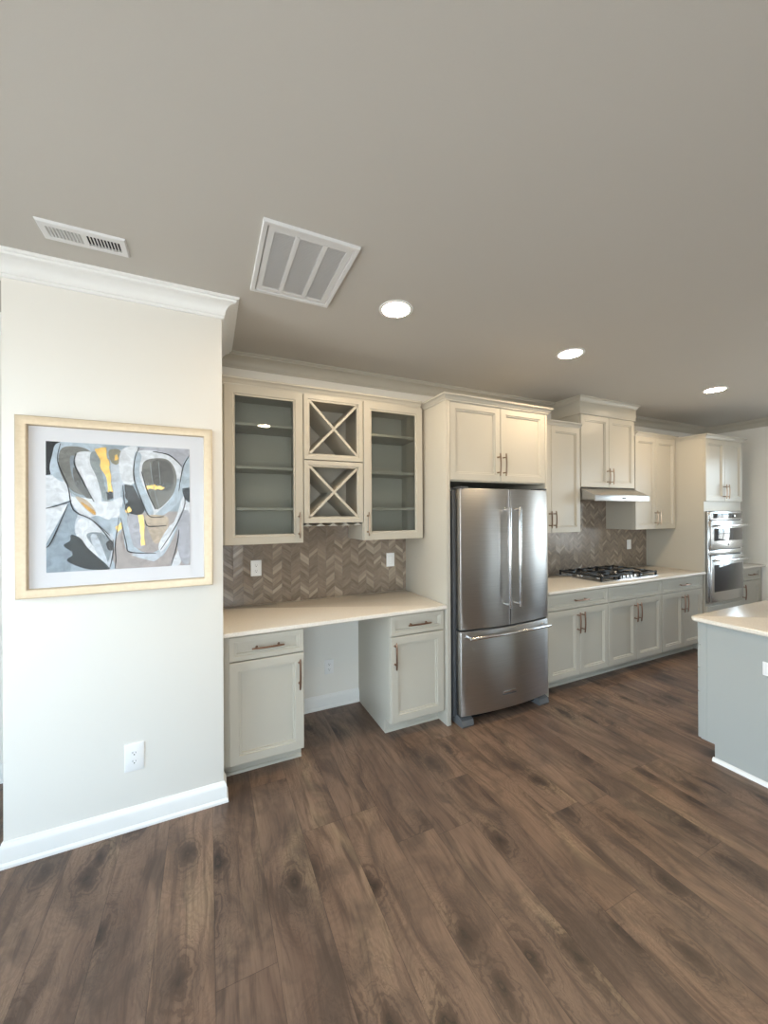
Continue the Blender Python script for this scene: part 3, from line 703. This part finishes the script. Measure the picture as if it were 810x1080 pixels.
r = thing('return_air_grille', 'large square white return air grille in the ceiling', 'air vent', (-1.187, -1.183, CEIL-.012))
gx0, gx1, gy0, gy1 = -1.392, -.982, -1.446, -.924
mb = MB(); t = .028
P4 = lambda i, z: [(gx0+i, gy0+i, z), (gx1-i, gy0+i, z), (gx1-i, gy1-i, z), (gx0+i, gy1-i, z)]
mb.stack([P4(0, CEIL), P4(.001, CEIL-.012), P4(.003, CEIL-.014), P4(.020, CEIL-.012), P4(.022, CEIL-.004), P4(.022, CEIL)], cap=False)
obj('frame', mb, M['vent'], r)
mb = MB(); ix0, ix1, iy0, iy1 = gx0+.024, gx1-.024, gy0+.024, gy1-.024
P5 = lambda i, z: [(ix0+i, iy0+i, z), (ix1-i, iy0+i, z), (ix1-i, iy1-i, z), (ix0+i, iy1-i, z)]
mb.stack([P5(0, CEIL-.001), P5(0, CEIL-.009), P5(.026, CEIL-.009), P5(.026, CEIL-.001)], cap=False)
for k in (1, 2):
    x = ix0+(ix1-ix0)*k/3; mb.box(x-.010, x+.010, iy0+.02, iy1-.02, CEIL-.010, CEIL-.002)
obj('door_frame', mb, M['vent'], r)
mb = MB(); n = 46
for k in range(n):
    y = iy0+.03+(iy1-iy0-.06)*k/(n-1)
    mb.prism([(y-.0052, CEIL-.0085), (y-.0046, CEIL-.0088), (y+.0050, CEIL-.0062), (y+.0044, CEIL-.0059)], 'X', ix0+.026, ix1-.026)
obj('louvers', mb, M['vent'], r)
obj('duct', MB().box(ix0+.003, ix1-.003, iy0+.003, iy1-.003, CEIL-.0012, CEIL-.0004), M['vent'], r)

r = thing('supply_air_register', 'small rectangular white air register in the ceiling above the picture wall', 'air vent', (-2.06, -1.015, CEIL-.010))
vx0, vx1, vy0, vy1 = -2.212, -1.909, -1.077, -.953
P6 = lambda i, z: [(vx0+i, vy0+i, z), (vx1-i, vy0+i, z), (vx1-i, vy1-i, z), (vx0+i, vy1-i, z)]
P7 = lambda i, z: [(vx0+.024+i, vy0+.030+i, z), (vx1-.024-i, vy0+.030+i, z), (vx1-.024-i, vy1-.030-i, z), (vx0+.024+i, vy1-.030-i, z)]
mb = MB(); mb.stack([P6(0, CEIL), P6(.001, CEIL-.004), P6(.006, CEIL-.009), P7(-.002, CEIL-.010), P7(0, CEIL-.009), P7(0, CEIL-.001)], cap=False)
xc = (vx0+vx1)/2; mb.box(xc-.008, xc+.008, vy0+.028, vy1-.028, CEIL-.0098, CEIL-.001)
obj('frame', mb, M['vent'], r)
for nm, a0, a1, lean in (('left_louvers', vx0+.024, xc-.008, .006), ('right_louvers', xc+.008, vx1-.024, -.002)):
    mb = MB(); n = 10
    for k in range(n+1):
        x = a0+(a1-a0)*k/n; mb.prism([(x-.0022, CEIL-.0095), (x+.0022, CEIL-.0095), (x+.0022+lean, CEIL-.0015), (x-.0022+lean, CEIL-.0015)], 'Y', vy0+.030, vy1-.030)
    obj(nm, mb, M['vent'], r)
obj('duct', MB().box(vx0+.023, vx1-.023, vy0+.029, vy1-.029, CEIL-.0012, CEIL-.0004), M['ventdark'], r)

# ------------------------------------------------------------------ framed abstract picture
PX0, PX1, PZ0, PZ1 = -2.381, -1.574, 1.197, 2.029
r = thing('framed_picture', 'framed grey, blue and gold abstract painting on the left wall', 'picture', ((PX0+PX1)/2, -.74, PZ0))
yb = -.7255
P = lambda i, y: rect(PX0, PX1, PZ0, PZ1, i, lambda x, z: (x, y, z))
L = [P(0, yb), P(0, -.758), P(.003, -.761), P(.010, -.761), P(.034, -.757), P(.040, -.754), P(.042, -.744), P(.042, -.736)]
mb = MB().stack(L, cap=False); obj('frame', mb, M['frame'], r)
matm = paint('mat_board', srgb(234, 234, 238), .8, .02, 300, .3, .006)
obj('mat_board', MB().box(PX0+.036, PX1-.036, -.738, yb-.001, PZ0+.036, PZ1-.036), matm, r)
obj('glazing', MB().box(PX0+.041, PX1-.041, -.7465, -.7450, PZ0+.041, PZ1-.041), M['picglass'], r)
AX0, AX1, AZ0, AZ1 = -2.277, -1.683, 1.308, 1.920
PAL = {'w': (226, 230, 236), 'p': (202, 210, 220), 'b': (168, 182, 194), 'lb': (186, 200, 212), 's': (140, 150, 158), 'g': (128, 128, 124), 'dg': (104, 104, 102), 'k': (38, 40, 44), 'dk': (66, 66, 68),
       't': (176, 168, 166), 'tb': (196, 180, 160), 'au': (232, 190, 110), 'ad': (196, 150, 78), 'teal': (26, 38, 42), 'lt': (148, 156, 158), 'm': (150, 164, 176), 'v': (178, 180, 190), 'ol': (150, 146, 128)}
keys = list(PAL)
def art_paint(k):
    m, nt, b = newmat('artist_paint_'+k); c = srgb(*PAL[k])
    g = node(nt, 'ShaderNodeNewGeometry'); n = node(nt, 'ShaderNodeTexNoise'); n.inputs['Scale'].default_value = 26; n.inputs['Detail'].default_value = 5; n.inputs['Distortion'].default_value = 1.2
    nt.links.new(g.outputs['Position'], n.inputs['Vector'])
    nt.links.new(ramp(nt, n.outputs[0], [(.32, tuple(x*.80 for x in c)), (.68, tuple(min(1, x*1.14) for x in c))]), b.inputs['Base Color'])
    b.inputs['Roughness'].default_value = .45 if k != 'au' else .3
    if k in ('au', 'ad'): b.inputs['Metallic'].default_value = .4
    return m
amats = [art_paint(k) for k in keys]
def az(px, py):
    s_ = (px-42)/720; top = 48+s_*42; bot = 705-s_*40; t_ = (py-top)/(bot-top)
    s_ = min(1, max(0, s_)); t_ = min(1, max(0, t_)); return AX0+(AX1-AX0)*s_, AZ1-(AZ1-AZ0)*t_
def spline(pts, closed=True, k=5):
    n = len(pts); o_ = []
    for i in range(n if closed else n-1):
        p0, p1, p2, p3 = [pts[(i+j) % n] if closed else pts[min(max(i+j, 0), n-1)] for j in (-1, 0, 1, 2)]
        for q in range(k):
            t = q/k
            o_.append(tuple(.5*(2*p1[c]+(p2[c]-p0[c])*t+(2*p0[c]-5*p1[c]+4*p2[c]-p3[c])*t*t+(3*p1[c]-p0[c]-3*p2[c]+p3[c])*t**3) for c in (0, 1)))
    if not closed: o_.append(pts[-1])
    return o_
art = MB(); lay = [0]
def shape(key, pts, soft=True):
    lay[0] += 1; y = -.7385-.00004*lay[0]
    if key == 'au':
        rg = random.Random(lay[0]); soft = False; n0 = len(pts)
        pts = [(p[0]+(q_[0]-p[0])*t+rg.uniform(-5, 5), p[1]+(q_[1]-p[1])*t+rg.uniform(-5, 5)) for p, q_ in zip(pts, pts[1:]+pts[:1]) for t in (0, .33, .66)]
    q = [az(*p) for p in (spline(pts, True, 4) if soft else pts)]
    # triangulate through mathutils tessellation
    from mathutils.geometry import tessellate_polygon
    vs = [(x, y, z) for x, z in q]
    art.add(vs, [tuple(t) for t in tessellate_polygon([[Vector(v) for v in vs]])], keys.index(key))
def line(key, pts, w=4, taper=True):
    lay[0] += 1; y = -.7385-.00004*lay[0]
    c = spline(pts, False, 5); n = len(c); vs = []
    for i, p in enumerate(c):
        a, b2 = c[max(i-1, 0)], c[min(i+1, n-1)]; d = Vector((b2[0]-a[0], b2[1]-a[1])).normalized()
        ww = w*(.45+.55*math.sin(math.pi*(i+.5)/n)) if taper else w
        ww *= .85+.3*random.random()
        for sg in (1, -1):
            x, z = az(p[0]-d.y*ww/2*sg, p[1]+d.x*ww/2*sg); vs.append((x, y, z))
    art.add(vs, [(2*i, 2*i+2, 2*i+3, 2*i+1) for i in range(n-1)], keys.index(key))
art.box(AX0, AX1, -.7385, -.7375, AZ0, AZ1, 0, keys.index('b'))
Q = lambda k, *p: shape(k, list(p), False)
Q('w', (42, 220), (130, 215), (150, 300), (160, 340), (42, 380))
Q('w', (42, 378), (142, 362), (95, 490), (42, 560))
Q('m', (42, 560), (150, 345), (195, 430), (175, 560), (150, 705), (42, 705))
Q('t', (380, 420), (560, 400), (762, 400), (762, 665), (350, 690))
Q('v', (560, 60), (762, 90), (762, 280), (640, 250), (520, 150), (470, 80))
Q('k', (42, 48), (108, 50), (78, 110), (62, 215), (42, 218))
shape('lb', [(108, 52), (300, 70), (290, 110), (160, 105), (100, 170), (120, 250), (62, 205), (70, 120)])
shape('g', [(115, 82), (200, 78), (250, 110), (215, 180), (230, 270), (215, 315), (165, 300), (120, 240), (98, 160)])
shape('s', [(150, 130), (190, 140), (240, 280), (215, 310), (165, 240)])
shape('dg', [(165, 180), (205, 225), (262, 345), (225, 330), (175, 265)])
shape('w', [(180, 108), (255, 105), (250, 160), (275, 210), (300, 340), (262, 345), (215, 250), (178, 170)])
shape('lt', [(250, 105), (290, 110), (300, 200), (330, 330), (345, 345), (310, 345), (275, 230), (245, 160)])
shape('p', [(345, 100), (400, 90), (480, 75), (470, 250), (400, 270), (390, 390), (355, 330), (345, 200)])
shape('ol', [(335, 95), (385, 90), (400, 130), (375, 165), (345, 150)])
shape('w', [(400, 90), (478, 80), (462, 170), (465, 255), (410, 262), (385, 180)])
shape('w', [(150, 330), (215, 330), (330, 350), (400, 330), (385, 420), (330, 440), (280, 420), (230, 430), (185, 400)])
shape('tb', [(175, 325), (230, 345), (270, 400), (262, 418), (220, 385)])
shape('p', [(185, 420), (240, 425), (330, 510), (380, 480), (372, 560), (345, 690), (310, 690), (180, 530)])
shape('w', [(190, 440), (235, 440), (300, 500), (250, 540), (330, 680), (300, 680), (180, 520)])
shape('s', [(225, 515), (290, 505), (345, 545), (350, 580), (320, 660), (270, 590)])
shape('p', [(245, 535), (275, 520), (330, 660), (325, 682), (295, 650)])
shape('teal', [(155, 515), (200, 535), (235, 585), (330, 675), (310, 690), (220, 685), (135, 645), (165, 610), (120, 570), (150, 545)])
shape('teal', [(180, 560), (225, 600), (270, 650), (240, 675), (170, 640), (160, 585)])
shape('dk', [(320, 555), (350, 545), (352, 590), (330, 590)])
# right half: the big loop
shape('w', [(478, 100), (560, 95), (650, 120), (715, 180), (740, 260), (700, 350), (620, 410), (560, 425), (530, 400), (500, 300), (462, 230), (465, 150)])
shape('lb', [(465, 110), (500, 120), (490, 220), (560, 390), (540, 420), (500, 330), (462, 240)])
shape('lb', [(680, 240), (740, 260), (700, 350), (620, 415), (560, 425), (600, 390), (665, 320)])
shape('g', [(515, 150), (560, 135), (630, 138), (672, 175), (690, 240), (670, 310), (620, 365), (575, 388), (545, 330), (515, 250), (502, 190)])
shape('dg', [(560, 150), (640, 150), (672, 215), (660, 280), (600, 300), (560, 260)])
shape('lb', [(762, 130), (725, 165), (715, 270), (740, 290), (762, 270)])
Q('dk', (412, 262), (455, 270), (512, 375), (500, 410), (460, 400), (432, 350), (415, 330))
shape('k', [(420, 360), (450, 345), (505, 360), (512, 400), (480, 418), (440, 410), (415, 395)])
Q('k', (720, 285), (762, 280), (762, 355), (735, 340))
Q('w', (735, 345), (762, 358), (762, 405), (720, 400))
Q('dk', (322, 302), (355, 292), (356, 335), (328, 342))
shape('lb', [(388, 380), (425, 420), (470, 580), (590, 590), (700, 400), (720, 420), (620, 610), (560, 615), (430, 600), (405, 500)])
shape('v', [(425, 425), (490, 430), (510, 570), (460, 575), (440, 510)])
shape('tb', [(520, 420), (640, 430), (620, 520), (570, 560), (530, 480)])
shape('w', [(590, 560), (640, 480), (680, 440), (720, 330), (735, 345), (700, 440), (640, 560), (600, 600)])
shape('p', [(445, 615), (560, 605), (620, 600), (560, 650), (480, 640)])
shape('w', [(690, 600), (720, 540), (710, 650), (680, 672), (650, 672)])
shape('lb', [(340, 440), (380, 430), (400, 400), (395, 500), (372, 560), (365, 688), (340, 690), (360, 560)])
shape('t', [(385, 500), (430, 610), (640, 672), (370, 682)])
shape('v', [(700, 420), (762, 410), (762, 640), (720, 655), (690, 560)])
# gold leaf
shape('au', [(268, 88), (325, 82), (330, 130), (340, 180), (352, 300), (330, 300), (320, 230), (300, 190), (290, 130)])
shape('au', [(362, 118), (380, 112), (382, 135), (366, 140)])
shape('au', [(520, 275), (560, 268), (600, 270), (625, 285), (600, 292), (550, 286), (525, 292)])
shape('au', [(480, 420), (505, 420), (520, 570), (500, 572), (492, 500)])
shape('au', [(418, 395), (442, 372), (445, 395), (428, 416)])
shape('au', [(365, 480), (395, 455), (398, 480), (375, 505)])
shape('ad', [(200, 350), (262, 395), (265, 415), (225, 385)])
for pts in ([(108, 60), (95, 150), (140, 270), (165, 390), (250, 440), (340, 520)], [(140, 365), (95, 480), (60, 560), (42, 580)], [(42, 384), (100, 368), (158, 345)],
            [(180, 108), (170, 160), (205, 240), (262, 350)], [(488, 80), (465, 140), (462, 240), (510, 370), (545, 425), (620, 425)], [(404, 268), (412, 350), (432, 420)],
            [(392, 430), (420, 560), (440, 602), (575, 608)], [(720, 295), (735, 360), (690, 460), (600, 590)], [(762, 120), (725, 180), (700, 300)], [(385, 430), (365, 560), (368, 640), (362, 685)],
            [(516, 440), (528, 470), (560, 474), (632, 470)], [(700, 490), (690, 560), (655, 672)], [(500, 200), (530, 300), (572, 390)], [(180, 530), (250, 610), (310, 690)], [(240, 430), (300, 490), (350, 560)],
            [(355, 540), (352, 620), (335, 688)], [(560, 100), (650, 120), (720, 175)]):
    line('k', pts, 6)
for pts in ([(545, 155), (560, 260), (590, 380)], [(590, 150), (600, 260)], [(300, 500), (270, 540)], [(150, 300), (200, 330)]): line('lt', pts, 4)
obj('painting', art, amats, r, smooth=False)
